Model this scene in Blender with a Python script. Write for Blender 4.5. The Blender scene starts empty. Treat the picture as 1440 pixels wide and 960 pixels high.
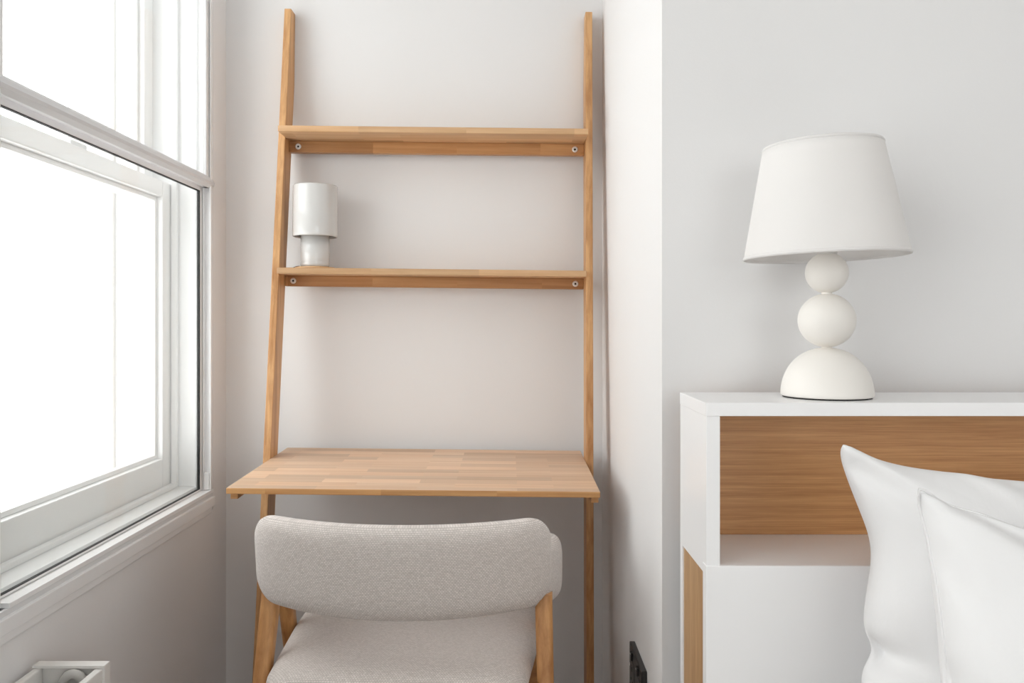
import bpy, bmesh, math, random
import numpy as np
from mathutils import Vector, Matrix

random.seed(7)
scene = bpy.context.scene
COL = scene.collection
PI = math.pi

# ------------------------------------------------------------------ camera, light, exposure
FPX, CX, CY, CAMZ = 1150.0, 715.0, 455.0, 1.07      # focal length and vanishing point in the 1440x960 frame
cam_data = bpy.data.cameras.new('camera')
cam = bpy.data.objects.new('camera', cam_data)
COL.objects.link(cam)
cam.location = (0, 0, CAMZ)
cam.rotation_euler = (PI / 2, 0, 0)
cam_data.sensor_width = 36.0
cam_data.lens = FPX / 1440.0 * 36.0
cam_data.shift_x = (720.0 - CX) / 1440.0
cam_data.shift_y = -(480.0 - CY) / 1440.0
cam_data.clip_start = 0.02
scene.camera = cam

world = bpy.data.worlds.new('overcast_sky')
scene.world = world
world.use_nodes = True
wbg = world.node_tree.nodes['Background']
wbg.inputs['Color'].default_value = (0.99, 0.972, 1.0, 1)
wbg.inputs['Strength'].default_value = 5.0

scene.view_settings.view_transform = 'Standard'
scene.view_settings.look = 'None'
scene.view_settings.gamma = 1.0
scene.view_settings.use_curve_mapping = False
scene.view_settings.exposure = 0.0
scene.cycles.use_denoising = True
scene.cycles.max_bounces = 14
scene.cycles.diffuse_bounces = 10
scene.cycles.transparent_max_bounces = 16
scene.cycles.sample_clamp_indirect = 12.0

# the room: left window wall, back wall of the alcove, its right return, the wall behind the bed
XL, YB, XR, YH = -0.76, 2.20, 0.2525, 1.344
XFAR, YREAR, ZC = 2.60, -2.60, 2.60
WIN = [(1.208, 2.102), (-1.30, 0.75)]          # left wall (y from, to): visible window, then an unseen fill-light window
REAR_FILL = (0.55, 2.42)                          # unseen window added opposite the desk for fill light (x from, to)
WZ0, WZ1 = 0.594, 2.30

for i, (a, b) in enumerate(WIN):                # sampling portals in the window openings
    ld = bpy.data.lights.new('window_portal', 'AREA')
    ld.shape = 'RECTANGLE'
    ld.size = b - a
    ld.size_y = WZ1 - WZ0
    ld.cycles.is_portal = True
    lo = bpy.data.objects.new('window_portal', ld)
    COL.objects.link(lo)
    lo.location = (XL - 0.26, (a + b) / 2, (WZ0 + WZ1) / 2)
    lo.rotation_euler = (PI / 2, 0, -PI / 2)

ld = bpy.data.lights.new('window_portal', 'AREA')
ld.shape = 'RECTANGLE'
ld.size = REAR_FILL[1] - REAR_FILL[0]
ld.size_y = WZ1 - WZ0
ld.cycles.is_portal = True
lo = bpy.data.objects.new('window_portal', ld)
COL.objects.link(lo)
lo.location = (sum(REAR_FILL) / 2, YREAR - 0.26, (WZ0 + WZ1) / 2)
lo.rotation_euler = (PI / 2, 0, 0)

# ------------------------------------------------------------------ materials
def new_mat(name):
    m = bpy.data.materials.new(name)
    m.use_nodes = True
    nt = m.node_tree
    return m, nt, nt.nodes['Principled BSDF']

def N(nt, typ, **kw):
    n = nt.nodes.new(typ)
    for k, v in kw.items():
        setattr(n, k, v)
    return n

def rgb(r, g, b):
    f = lambda c: (c / 255 / 12.92) if c / 255 <= 0.04045 else ((c / 255 + 0.055) / 1.055) ** 2.4
    return (f(r), f(g), f(b), 1)

def mat_plain(name, col, rough=0.5, bump=0.0, bscale=200.0, var=0.0, spec=0.5, coat=0.0, metal=0.0):
    m, nt, p = new_mat(name)
    p.inputs['Base Color'].default_value = col
    p.inputs['Roughness'].default_value = rough
    p.inputs['Specular IOR Level'].default_value = spec
    p.inputs['Metallic'].default_value = metal
    p.inputs['Coat Weight'].default_value = coat
    tc = N(nt, 'ShaderNodeTexCoord')
    if bump > 0:
        no = N(nt, 'ShaderNodeTexNoise')
        no.inputs['Scale'].default_value = bscale
        no.inputs['Detail'].default_value = 4
        nt.links.new(tc.outputs['Object'], no.inputs['Vector'])
        bp = N(nt, 'ShaderNodeBump')
        bp.inputs['Strength'].default_value = bump
        bp.inputs['Distance'].default_value = 0.002
        nt.links.new(no.outputs['Fac'], bp.inputs['Height'])
        nt.links.new(bp.outputs['Normal'], p.inputs['Normal'])
    no2 = N(nt, 'ShaderNodeTexNoise')
    no2.inputs['Scale'].default_value = 3.0
    nt.links.new(tc.outputs['Object'], no2.inputs['Vector'])
    mx = N(nt, 'ShaderNodeMix', data_type='RGBA')
    mx.inputs['A'].default_value = col
    mx.inputs['B'].default_value = tuple(c * (1 - var) for c in col[:3]) + (1,)
    nt.links.new(no2.outputs['Fac'], mx.inputs['Factor'])
    nt.links.new(mx.outputs['Result'], p.inputs['Base Color'])
    return m

def mat_wood(name, light, dark, axis='X', cross='Z', stave=None, stave_var=0.35, grain=60.0, rough=0.45,
             contrast=1.0, bump=0.12, stretch=0.04):
    """Straight-grained timber; axis = grain direction in the object's own space; stave = (length, width) of glued strips."""
    m, nt, p = new_mat(name)
    tc = N(nt, 'ShaderNodeTexCoord')
    oi = N(nt, 'ShaderNodeObjectInfo')
    sep = N(nt, 'ShaderNodeSeparateXYZ')
    nt.links.new(tc.outputs['Object'], sep.inputs[0])
    off = N(nt, 'ShaderNodeMath', operation='MULTIPLY')
    off.inputs[1].default_value = 7.3
    nt.links.new(oi.outputs['Random'], off.inputs[0])
    third = [a for a in 'XYZ' if a not in (axis, cross)][0]
    # grain vector: stretched along the axis
    comb = N(nt, 'ShaderNodeCombineXYZ')
    ml = N(nt, 'ShaderNodeMath', operation='MULTIPLY_ADD')
    ml.inputs[1].default_value = stretch
    nt.links.new(sep.outputs[axis], ml.inputs[0])
    nt.links.new(off.outputs[0], ml.inputs[2])
    nt.links.new(ml.outputs[0], comb.inputs[0])
    nt.links.new(sep.outputs[cross], comb.inputs[1])
    nt.links.new(sep.outputs[third], comb.inputs[2])
    vec = comb.outputs[0]
    fac_stave = None
    if stave:
        bc = N(nt, 'ShaderNodeCombineXYZ')
        al = N(nt, 'ShaderNodeMath', operation='ADD')
        nt.links.new(sep.outputs[axis], al.inputs[0])
        nt.links.new(off.outputs[0], al.inputs[1])
        nt.links.new(al.outputs[0], bc.inputs[0])
        nt.links.new(sep.outputs[cross], bc.inputs[1])
        br = N(nt, 'ShaderNodeTexBrick')
        br.offset = 0.37
        br.offset_frequency = 2
        br.squash = 1.0
        br.inputs['Color1'].default_value = (0, 0, 0, 1)
        br.inputs['Color2'].default_value = (1, 1, 1, 1)
        br.inputs['Mortar'].default_value = (0.5, 0.5, 0.5, 1)
        br.inputs['Scale'].default_value = 1.0
        br.inputs['Mortar Size'].default_value = 0.0
        br.inputs['Bias'].default_value = 0.0
        br.inputs['Brick Width'].default_value = stave[0]
        br.inputs['Row Height'].default_value = stave[1]
        nt.links.new(bc.outputs[0], br.inputs['Vector'])
        fac_stave = br.outputs['Color']
        sh = N(nt, 'ShaderNodeVectorMath', operation='MULTIPLY_ADD')
        sh.inputs[1].default_value = (3.1, 5.7, 2.3)
        nt.links.new(fac_stave, sh.inputs[0])
        nt.links.new(vec, sh.inputs[2])
        vec = sh.outputs[0]
    no = N(nt, 'ShaderNodeTexNoise')
    no.inputs['Scale'].default_value = grain
    no.inputs['Detail'].default_value = 6
    no.inputs['Roughness'].default_value = 0.62
    no.inputs['Distortion'].default_value = 0.35
    nt.links.new(vec, no.inputs['Vector'])
    no2 = N(nt, 'ShaderNodeTexNoise')
    no2.inputs['Scale'].default_value = grain * 0.22
    no2.inputs['Detail'].default_value = 3
    nt.links.new(vec, no2.inputs['Vector'])
    ad = N(nt, 'ShaderNodeMath', operation='MULTIPLY_ADD')
    ad.inputs[1].default_value = 0.55
    nt.links.new(no.outputs['Fac'], ad.inputs[0])
    m2 = N(nt, 'ShaderNodeMath', operation='MULTIPLY')
    m2.inputs[1].default_value = 0.45
    nt.links.new(no2.outputs['Fac'], m2.inputs[0])
    nt.links.new(m2.outputs[0], ad.inputs[2])
    cr = N(nt, 'ShaderNodeValToRGB')
    c0 = 0.5 - 0.17 / contrast
    c1 = 0.5 + 0.17 / contrast
    cr.color_ramp.elements[0].position = c0
    cr.color_ramp.elements[0].color = dark
    cr.color_ramp.elements[1].position = c1
    cr.color_ramp.elements[1].color = light
    nt.links.new(ad.outputs[0], cr.inputs['Fac'])
    col = cr.outputs['Color']
    if stave:
        hv = N(nt, 'ShaderNodeHueSaturation')
        mr = N(nt, 'ShaderNodeMapRange')
        mr.inputs['To Min'].default_value = 1 - stave_var
        mr.inputs['To Max'].default_value = 1 + stave_var * 0.45
        nt.links.new(fac_stave, mr.inputs['Value'])
        nt.links.new(mr.outputs['Result'], hv.inputs['Value'])
        nt.links.new(col, hv.inputs['Color'])
        col = hv.outputs['Color']
    nt.links.new(col, p.inputs['Base Color'])
    p.inputs['Roughness'].default_value = rough
    bp = N(nt, 'ShaderNodeBump')
    bp.inputs['Strength'].default_value = bump
    bp.inputs['Distance'].default_value = 0.001
    nt.links.new(no.outputs['Fac'], bp.inputs['Height'])
    nt.links.new(bp.outputs['Normal'], p.inputs['Normal'])
    return m

def mat_weave(name, light, dark, warp=0.0040, weft=0.0024):
    m, nt, p = new_mat(name)
    uv = N(nt, 'ShaderNodeUVMap')
    uv.uv_map = 'UVMap'
    br = N(nt, 'ShaderNodeTexBrick')
    br.offset = 0.5
    br.inputs['Color1'].default_value = (1, 1, 1, 1)
    br.inputs['Color2'].default_value = (0.55, 0.55, 0.55, 1)
    br.inputs['Mortar'].default_value = (0, 0, 0, 1)
    br.inputs['Scale'].default_value = 1
    br.inputs['Mortar Size'].default_value = 0.0009
    br.inputs['Mortar Smooth'].default_value = 1.0
    br.inputs['Brick Width'].default_value = warp
    br.inputs['Row Height'].default_value = weft
    nt.links.new(uv.outputs[0], br.inputs['Vector'])
    mp = N(nt, 'ShaderNodeMapping')
    mp.inputs['Scale'].default_value = (900, 160, 1)
    nt.links.new(uv.outputs[0], mp.inputs['Vector'])
    no = N(nt, 'ShaderNodeTexNoise')
    no.inputs['Scale'].default_value = 1.0
    no.inputs['Detail'].default_value = 3
    nt.links.new(mp.outputs[0], no.inputs['Vector'])
    mu = N(nt, 'ShaderNodeMath', operation='MULTIPLY')
    nt.links.new(br.outputs['Color'], mu.inputs[0])
    mu.inputs[1].default_value = 0.55
    ad = N(nt, 'ShaderNodeMath', operation='MULTIPLY_ADD')
    ad.inputs[1].default_value = 0.6
    nt.links.new(no.outputs['Fac'], ad.inputs[0])
    nt.links.new(mu.outputs[0], ad.inputs[2])
    mx = N(nt, 'ShaderNodeMix', data_type='RGBA')
    mx.inputs['A'].default_value = dark
    mx.inputs['B'].default_value = light
    nt.links.new(ad.outputs[0], mx.inputs['Factor'])
    nt.links.new(mx.outputs['Result'], p.inputs['Base Color'])
    p.inputs['Roughness'].default_value = 0.95
    p.inputs['Specular IOR Level'].default_value = 0.15
    p.inputs['Sheen Weight'].default_value = 0.25
    bp = N(nt, 'ShaderNodeBump')
    bp.inputs['Strength'].default_value = 0.5
    bp.inputs['Distance'].default_value = 0.001
    nt.links.new(ad.outputs[0], bp.inputs['Height'])
    nt.links.new(bp.outputs['Normal'], p.inputs['Normal'])
    return m

def mat_glass(name):
    m = bpy.data.materials.new(name)
    m.use_nodes = True
    nt = m.node_tree
    nt.nodes.clear()
    out = N(nt, 'ShaderNodeOutputMaterial')
    tr = N(nt, 'ShaderNodeBsdfTransparent')
    tr.inputs['Color'].default_value = (0.95, 0.96, 0.95, 1)
    gl = N(nt, 'ShaderNodeBsdfGlossy')
    gl.inputs['Roughness'].default_value = 0.02
    geo = N(nt, 'ShaderNodeNewGeometry')
    dot = N(nt, 'ShaderNodeVectorMath', operation='DOT_PRODUCT')
    nt.links.new(geo.outputs['Normal'], dot.inputs[0])
    nt.links.new(geo.outputs['Incoming'], dot.inputs[1])
    ab = N(nt, 'ShaderNodeMath', operation='ABSOLUTE')
    nt.links.new(dot.outputs['Value'], ab.inputs[0])
    inv = N(nt, 'ShaderNodeMath', operation='SUBTRACT')
    inv.inputs[0].default_value = 1.0
    nt.links.new(ab.outputs[0], inv.inputs[1])
    pw = N(nt, 'ShaderNodeMath', operation='POWER')
    pw.inputs[1].default_value = 5.0
    nt.links.new(inv.outputs[0], pw.inputs[0])
    fr = N(nt, 'ShaderNodeMath', operation='MULTIPLY_ADD')      # thin-pane reflectance, same from both sides
    fr.inputs[1].default_value = 0.5
    fr.inputs[2].default_value = 0.02
    nt.links.new(pw.outputs[0], fr.inputs[0])
    mx = N(nt, 'ShaderNodeMixShader')
    nt.links.new(fr.outputs[0], mx.inputs[0])
    nt.links.new(tr.outputs[0], mx.inputs[1])
    nt.links.new(gl.outputs[0], mx.inputs[2])
    tl = N(nt, 'ShaderNodeBsdfTranslucent')                     # pale veil imitating glare haze, whitens the frames behind
    tl.inputs['Color'].default_value = (0.9, 0.9, 0.9, 1)
    mx2 = N(nt, 'ShaderNodeMixShader')
    mx2.inputs[0].default_value = 0.04
    nt.links.new(mx.outputs[0], mx2.inputs[1])
    nt.links.new(tl.outputs[0], mx2.inputs[2])
    nt.links.new(mx2.outputs[0], out.inputs['Surface'])
    return m

M = {}
M['wall'] = mat_plain('wall_paint', (0.79, 0.784, 0.786, 1), 0.75, 0.05, 260, 0.02, 0.25)
M['ceiling'] = mat_plain('ceiling_paint', (0.85, 0.845, 0.835, 1), 0.8, 0.04, 200, 0.01, 0.2)
M['gloss_white'] = mat_plain('window_gloss_paint', (0.86, 0.86, 0.865, 1), 0.3, 0.03, 90, 0.01)
M['alu_white'] = mat_plain('white_aluminium', (0.86, 0.86, 0.865, 1), 0.35, 0, 1, 0.01)
M['alu_grey'] = mat_plain('grey_aluminium', (0.70, 0.70, 0.71, 1), 0.4, 0, 1, 0.02)
M['gasket'] = mat_plain('black_rubber', (0.012, 0.012, 0.013, 1), 0.6, 0, 1, 0.05)
M['glass'] = mat_glass('window_glass')
M['floor'] = mat_wood('oak_floor', rgb(128, 106, 86), rgb(98, 78, 60), 'Y', 'X', (1.2, 0.12), 0.15, 40)
M['melamine'] = mat_plain('white_melamine', (0.865, 0.86, 0.865, 1), 0.28, 0.01, 300, 0.005)
M['rad'] = mat_plain('radiator_enamel', (0.78, 0.765, 0.74, 1), 0.35, 0.02, 60, 0.03)
M['rad_in'] = mat_plain('convector_steel', (0.55, 0.535, 0.51, 1), 0.5, 0.05, 60, 0.1)
LW, DW = rgb(214, 167, 116), rgb(166, 114, 66)
M['up_wood'] = mat_wood('upright_timber', LW, DW, 'Z', 'Y', None, grain=85, contrast=1.5)
M['rail_wood'] = mat_wood('rail_timber', rgb(208, 158, 106), rgb(160, 108, 60), 'X', 'Y', (0.22, 0.5), 0.16, grain=75)
M['shelf_wood'] = mat_wood('shelf_timber', rgb(226, 188, 146), rgb(190, 146, 102), 'X', 'Y', (0.27, 0.033), 0.2, grain=75)
M['desk_wood'] = mat_wood('desktop_timber', rgb(234, 204, 176), rgb(208, 170, 136), 'X', 'Y', (0.21, 0.036), 0.20, grain=70, rough=0.5)
M['edge_wood'] = mat_wood('desk_edge_timber', rgb(222, 174, 118), rgb(184, 128, 74), 'X', 'Y', (0.24, 0.5), 0.16, grain=80, contrast=1.2)
M['chair_wood'] = mat_wood('chair_timber', rgb(208, 156, 100), rgb(150, 98, 52), 'Z', 'X', None, grain=70, contrast=1.1)
M['oak_h'] = mat_wood('oak_veneer_flat', rgb(222, 172, 120), rgb(184, 132, 84), 'X', 'Z', None, grain=400, contrast=1.15, stretch=0.022)
M['oak_v'] = mat_wood('oak_veneer_upright', rgb(190, 152, 110), rgb(156, 118, 78), 'Z', 'Y', None, grain=330, contrast=1.2, stretch=0.05)
M['weave'] = mat_weave('oatmeal_weave', (0.88, 0.82, 0.785, 1), (0.30, 0.26, 0.235, 1), 0.0048, 0.0030)
M['ceramic'] = mat_plain('ivory_matt_ceramic', (0.82, 0.79, 0.75, 1), 0.55, 0.05, 80, 0.02)
M['glaze'] = mat_plain('white_gloss_glaze', (0.66, 0.655, 0.645, 1), 0.10, 0.0, 1, 0.01, coat=0.4)
M['black_plastic'] = mat_plain('black_plastic', (0.018, 0.017, 0.017, 1), 0.35, 0, 1, 0.05)
M['dark'] = mat_plain('dark_felt', (0.02, 0.02, 0.02, 1), 0.9, 0, 1, 0.05)
M['steel'] = mat_plain('screw_steel', (0.78, 0.77, 0.76, 1), 0.35, 0, 1, 0.02, metal=0.25)
M['brass'] = mat_plain('lamp_holder', (0.75, 0.74, 0.72, 1), 0.4, 0, 1, 0.02)
M['cord'] = mat_plain('black_cable', (0.02, 0.018, 0.017, 1), 0.5, 0, 1, 0.05)
M['mattress'] = mat_plain('mattress_cotton', (0.80, 0.80, 0.80, 1), 0.9, 0.2, 300, 0.01, 0.15)

def mat_shade(name):
    m, nt, p = new_mat(name)
    p.inputs['Base Color'].default_value = (0.91, 0.90, 0.895, 1)
    p.inputs['Roughness'].default_value = 0.9
    p.inputs['Specular IOR Level'].default_value = 0.1
    tc = N(nt, 'ShaderNodeTexCoord')
    no = N(nt, 'ShaderNodeTexNoise')
    no.inputs['Scale'].default_value = 900
    nt.links.new(tc.outputs['Object'], no.inputs['Vector'])
    bp = N(nt, 'ShaderNodeBump')
    bp.inputs['Strength'].default_value = 0.12
    bp.inputs['Distance'].default_value = 0.001
    nt.links.new(no.outputs['Fac'], bp.inputs['Height'])
    nt.links.new(bp.outputs['Normal'], p.inputs['Normal'])
    tl = N(nt, 'ShaderNodeBsdfTranslucent')
    tl.inputs['Color'].default_value = (0.86, 0.83, 0.80, 1)
    mx = N(nt, 'ShaderNodeMixShader')
    mx.inputs[0].default_value = 0.3
    out = nt.nodes['Material Output']
    nt.links.new(p.outputs[0], mx.inputs[1])
    nt.links.new(tl.outputs[0], mx.inputs[2])
    nt.links.new(mx.outputs[0], out.inputs['Surface'])
    return m
M['shade'] = mat_shade('lamp_shade_cotton')

def mat_cotton(name):
    m, nt, p = new_mat(name)
    p.inputs['Base Color'].default_value = (0.79, 0.785, 0.79, 1)
    p.inputs['Roughness'].default_value = 0.8
    p.inputs['Specular IOR Level'].default_value = 0.2
    p.inputs['Sheen Weight'].default_value = 0.15
    tc = N(nt, 'ShaderNodeTexCoord')
    no = N(nt, 'ShaderNodeTexNoise')
    no.inputs['Scale'].default_value = 14
    no.inputs['Detail'].default_value = 5
    no.inputs['Distortion'].default_value = 0.8
    nt.links.new(tc.outputs['Object'], no.inputs['Vector'])
    bp = N(nt, 'ShaderNodeBump')
    bp.inputs['Strength'].default_value = 0.10
    bp.inputs['Distance'].default_value = 0.02
    nt.links.new(no.outputs['Fac'], bp.inputs['Height'])
    nt.links.new(bp.outputs['Normal'], p.inputs['Normal'])
    return m
M['cotton'] = mat_cotton('white_cotton')

# ------------------------------------------------------------------ helpers
def link(name, me, mat=None, parent=None, loc=(0, 0, 0), rot=(0, 0, 0), smooth=False):
    o = bpy.data.objects.new(name, me)
    COL.objects.link(o)
    if mat is not None and not me.materials:
        me.materials.append(mat)
    o.parent = parent
    o.location = loc
    o.rotation_euler = rot
    if smooth:
        for f in me.polygons:
            f.use_smooth = True
    return o

def bm_obj(name, bm, mat, parent=None, loc=(0, 0, 0), rot=(0, 0, 0), smooth=False):
    me = bpy.data.meshes.new(name)
    bmesh.ops.recalc_face_normals(bm, faces=bm.faces[:])
    bm.to_mesh(me)
    bm.free()
    return link(name, me, mat, parent, loc, rot, smooth)

def add_box(bm, x0, x1, y0, y1, z0, z1):
    v = [bm.verts.new(p) for p in ((x0, y0, z0), (x1, y0, z0), (x1, y1, z0), (x0, y1, z0),
                                   (x0, y0, z1), (x1, y0, z1), (x1, y1, z1), (x0, y1, z1))]
    for f in ((0, 3, 2, 1), (4, 5, 6, 7), (0, 1, 5, 4), (1, 2, 6, 5), (2, 3, 7, 6), (3, 0, 4, 7)):
        bm.faces.new([v[i] for i in f])

def bevel(bm, w, seg=2):
    if w > 0:
        bmesh.ops.bevel(bm, geom=bm.edges[:], offset=w, segments=seg, affect='EDGES', profile=0.6)

def box(name, x0, x1, y0, y1, z0, z1, mat, parent=None, bev=0.0015, origin=None, seg=2):
    bm = bmesh.new()
    ox, oy, oz = origin or (0, 0, 0)
    add_box(bm, x0 - ox, x1 - ox, y0 - oy, y1 - oy, z0 - oz, z1 - oz)
    bevel(bm, bev, seg)
    return bm_obj(name, bm, mat, parent, (ox, oy, oz))

def prism(name, prof, axis, a0, a1, mat, parent=None, bev=0.0015):
    """Extrude a 2D profile. axis 'X': prof is (y,z)."""
    bm = bmesh.new()
    r0, r1 = [], []
    for (p, q) in prof:
        if axis == 'X':
            r0.append(bm.verts.new((a0, p, q))); r1.append(bm.verts.new((a1, p, q)))
        elif axis == 'Y':
            r0.append(bm.verts.new((p, a0, q))); r1.append(bm.verts.new((p, a1, q)))
        else:
            r0.append(bm.verts.new((p, q, a0))); r1.append(bm.verts.new((p, q, a1)))
    n = len(prof)
    bm.faces.new(r0[::-1]); bm.faces.new(r1)
    for i in range(n):
        bm.faces.new((r0[i], r0[(i + 1) % n], r1[(i + 1) % n], r1[i]))
    bmesh.ops.recalc_face_normals(bm, faces=bm.faces[:])
    bevel(bm, bev)
    return bm_obj(name, bm, mat, parent)

def lathe(name, prof, mat, parent=None, loc=(0, 0, 0), seg=64, rot=(0, 0, 0)):
    """prof: list of (r,z); r==0 makes a pole."""
    bm = bmesh.new()
    rings = []
    for r, z in prof:
        if r < 1e-6:
            rings.append([bm.verts.new((0, 0, z))])
        else:
            rings.append([bm.verts.new((r * math.cos(2 * PI * k / seg), r * math.sin(2 * PI * k / seg), z)) for k in range(seg)])
    for A, B in zip(rings[:-1], rings[1:]):
        for k in range(seg):
            k2 = (k + 1) % seg
            if len(A) == 1 and len(B) == 1:
                continue
            if len(A) == 1:
                bm.faces.new((A[0], B[k], B[k2]))
            elif len(B) == 1:
                bm.faces.new((A[k], A[k2], B[0]))
            else:
                bm.faces.new((A[k], A[k2], B[k2], B[k]))
    return bm_obj(name, bm, mat, parent, loc, rot, True)

def tube(name, pts, r, mat, parent=None, seg=10, radii=None):
    bm = bmesh.new()
    P = [Vector(p) for p in pts]
    rings = []
    up = Vector((0.13, 0.21, 0.97))
    for i, p in enumerate(P):
        t = (P[min(i + 1, len(P) - 1)] - P[max(i - 1, 0)]).normalized()
        a = t.cross(up).normalized()
        b = t.cross(a).normalized()
        rr = radii[i] if radii else r
        rings.append([bm.verts.new(p + a * rr * math.cos(2 * PI * k / seg) + b * rr * math.sin(2 * PI * k / seg)) for k in range(seg)])
    for A, B in zip(rings[:-1], rings[1:]):
        for k in range(seg):
            bm.faces.new((A[k], A[(k + 1) % seg], B[(k + 1) % seg], B[k]))
    bm.faces.new(rings[0]); bm.faces.new(rings[-1][::-1])
    return bm_obj(name, bm, mat, parent, smooth=True)

def smooth_angle(o, ang=0.6):
    for f in o.data.polygons:
        f.use_smooth = True
    m = o.data
    try:
        m.set_sharp_from_angle(angle=ang)
    except Exception:
        pass

def empty(name, loc, rot=(0, 0, 0)):
    o = bpy.data.objects.new(name, None)
    o.empty_display_size = 0.1
    COL.objects.link(o)
    o.location = loc
    o.rotation_euler = rot
    return o

def tag(o, label, cat, group=None):
    o['label'] = label
    o['category'] = cat
    if group:
        o['group'] = group
    return o

def struct(o, label, cat):
    o['kind'] = 'structure'
    o['label'] = label
    o['category'] = cat
    return o

def rounded_rect(a0, a1, b0, b1, rads, n=10, sub=14):
    """closed contour of a rounded rectangle; rads = (bl, br, tr, tl)"""
    pts = []
    cs = [(a0, b0, rads[0], PI), (a1, b0, rads[1], 1.5 * PI), (a1, b1, rads[2], 0), (a0, b1, rads[3], 0.5 * PI)]
    sg = [(1, 1), (-1, 1), (-1, -1), (1, -1)]
    corners = []
    for (a, b, r, st), (sa, sb) in zip(cs, sg):
        corners.append([(a + sa * r + r * math.cos(st + k / n * PI / 2), b + sb * r + r * math.sin(st + k / n * PI / 2)) for k in range(n + 1)])
    for i in range(4):
        pts += corners[i]
        p, q = corners[i][-1], corners[(i + 1) % 4][0]
        for k in range(1, sub):
            pts.append((p[0] + (q[0] - p[0]) * k / sub, p[1] + (q[1] - p[1]) * k / sub))
    return pts

def padded(name, contour, thick, mapf, mat, parent, power=4.0, rings=14, crown=(0, 0)):
    """Upholstered pad: a closed contour in (a,b), thickened along the third axis c with rounded edges.
    mapf(a,b,c) -> local xyz.  UVs carry a,b in metres."""
    ca = sum(p[0] for p in contour) / len(contour)
    cb = sum(p[1] for p in contour) / len(contour)
    n = len(contour)
    bm = bmesh.new()
    uvl = bm.loops.layers.uv.new('UVMap')
    ab = {}
    def mk(a, b, c):
        v = bm.verts.new(mapf(a, b, c)); ab[v] = (a, b); return v
    rs = [1 - (1 - (k + 1) / rings) ** 1.9 for k in range(rings)]
    def prof(r):
        return (max(0.0, 1 - r ** power)) ** 0.5
    top_c = mk(ca, cb, thick / 2 + crown[0])
    bot_c = mk(ca, cb, -thick / 2 - crown[1])
    top, bot = [], []
    for k, r in enumerate(rs):
        c = thick / 2 * prof(r)
        ra = [(ca + (p[0] - ca) * r, cb + (p[1] - cb) * r) for p in contour]
        t = [mk(a, b, c + crown[0] * (1 - r * r)) for a, b in ra]
        top.append(t)
        if k < rings - 1:
            bot.append([mk(a, b, -c - crown[1] * (1 - r * r)) for a, b in ra])
        else:
            bot.append(t)
    for sheet, cen in ((top, top_c), (bot, bot_c)):
        for k in range(n):
            bm.faces.new((cen, sheet[0][k], sheet[0][(k + 1) % n]))
        for A, B in zip(sheet[:-1], sheet[1:]):
            for k in range(n):
                bm.faces.new((A[k], A[(k + 1) % n], B[(k + 1) % n], B[k]))
    for f in bm.faces:
        for l in f.loops:
            l[uvl].uv = ab[l.vert]
    return bm_obj(name, bm, mat, parent, smooth=True)

# ------------------------------------------------------------------ the room
def wall_with_openings(name, x0, x1, y0, y1, z0, z1, openings, mat):
    ys = sorted(set([y0, y1] + [v for o in openings for v in (o[0], o[1])]))
    zs = sorted(set([z0, z1] + [v for o in openings for v in (o[2], o[3])]))
    ny, nz = len(ys) - 1, len(zs) - 1
    solid = np.ones((ny, nz), bool)
    for i in range(ny):
        for k in range(nz):
            ym, zm = (ys[i] + ys[i + 1]) / 2, (zs[k] + zs[k + 1]) / 2
            if any(o[0] < ym < o[1] and o[2] < zm < o[3] for o in openings):
                solid[i, k] = False
    bm = bmesh.new()
    vc = {}
    def V(x, y, z):
        key = (x, round(y, 6), round(z, 6))
        if key not in vc:
            vc[key] = bm.verts.new((x, y, z))
        return vc[key]
    S = lambda i, k: 0 <= i < ny and 0 <= k < nz and solid[i, k]
    for i in range(ny):
        for k in range(nz):
            if not solid[i, k]:
                continue
            a, b, c, d = ys[i], ys[i + 1], zs[k], zs[k + 1]
            for x in (x0, x1):
                bm.faces.new((V(x, a, c), V(x, b, c), V(x, b, d), V(x, a, d)))
            if not S(i - 1, k): bm.faces.new((V(x0, a, c), V(x1, a, c), V(x1, a, d), V(x0, a, d)))
            if not S(i + 1, k): bm.faces.new((V(x0, b, c), V(x1, b, c), V(x1, b, d), V(x0, b, d)))
            if not S(i, k - 1): bm.faces.new((V(x0, a, c), V(x1, a, c), V(x1, b, c), V(x0, b, c)))
            if not S(i, k + 1): bm.faces.new((V(x0, a, d), V(x1, a, d), V(x1, b, d), V(x0, b, d)))
    return bm_obj(name, bm, mat)

WT = 0.25
struct(wall_with_openings('wall_left', XL - WT, XL, YREAR, YB, 0, ZC, [(a, b, WZ0, WZ1) for a, b in WIN], M['wall']),
       'white painted wall with the sash window above the radiator', 'wall')
M['render'] = mat_plain('masonry_paint', (0.62, 0.60, 0.57, 1), 0.9, 0.3, 90, 0.05, 0.2)
struct(wall_with_openings('wall_outer', XL - WT - 0.112, XL - WT - 0.0005, YREAR, YB, 0, ZC, [(a + 0.02, b - 0.02, WZ0 - 0.03, WZ1 - 0.03) for a, b in WIN], M['render']),
       'pale outer masonry leaf seen past the sash window', 'wall')  # outer leaf put in to trim sky light through the left windows
struct(box('wall_back', XL - WT, XR + 0.3, YB, YB + 0.12, 0, ZC, M['wall'], bev=0), 'white painted alcove wall behind the ladder desk', 'wall')
struct(box('wall_right', XR, XR + 0.03, YH, YB, 0, ZC, M['wall'], bev=0), 'bright white side wall of the alcove beside the ladder desk', 'wall')
struct(box('wall_bedside', XR + 0.03, XFAR, YH, YH + 0.12, 0, ZC, M['wall'], bev=0), 'pale white wall behind the table lamp and headboard', 'wall')
struct(box('wall_far', XFAR, XFAR + 0.12, YREAR, YH + 0.12, 0, ZC, M['wall'], bev=0), 'white painted side wall beyond the bed', 'wall')
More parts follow.
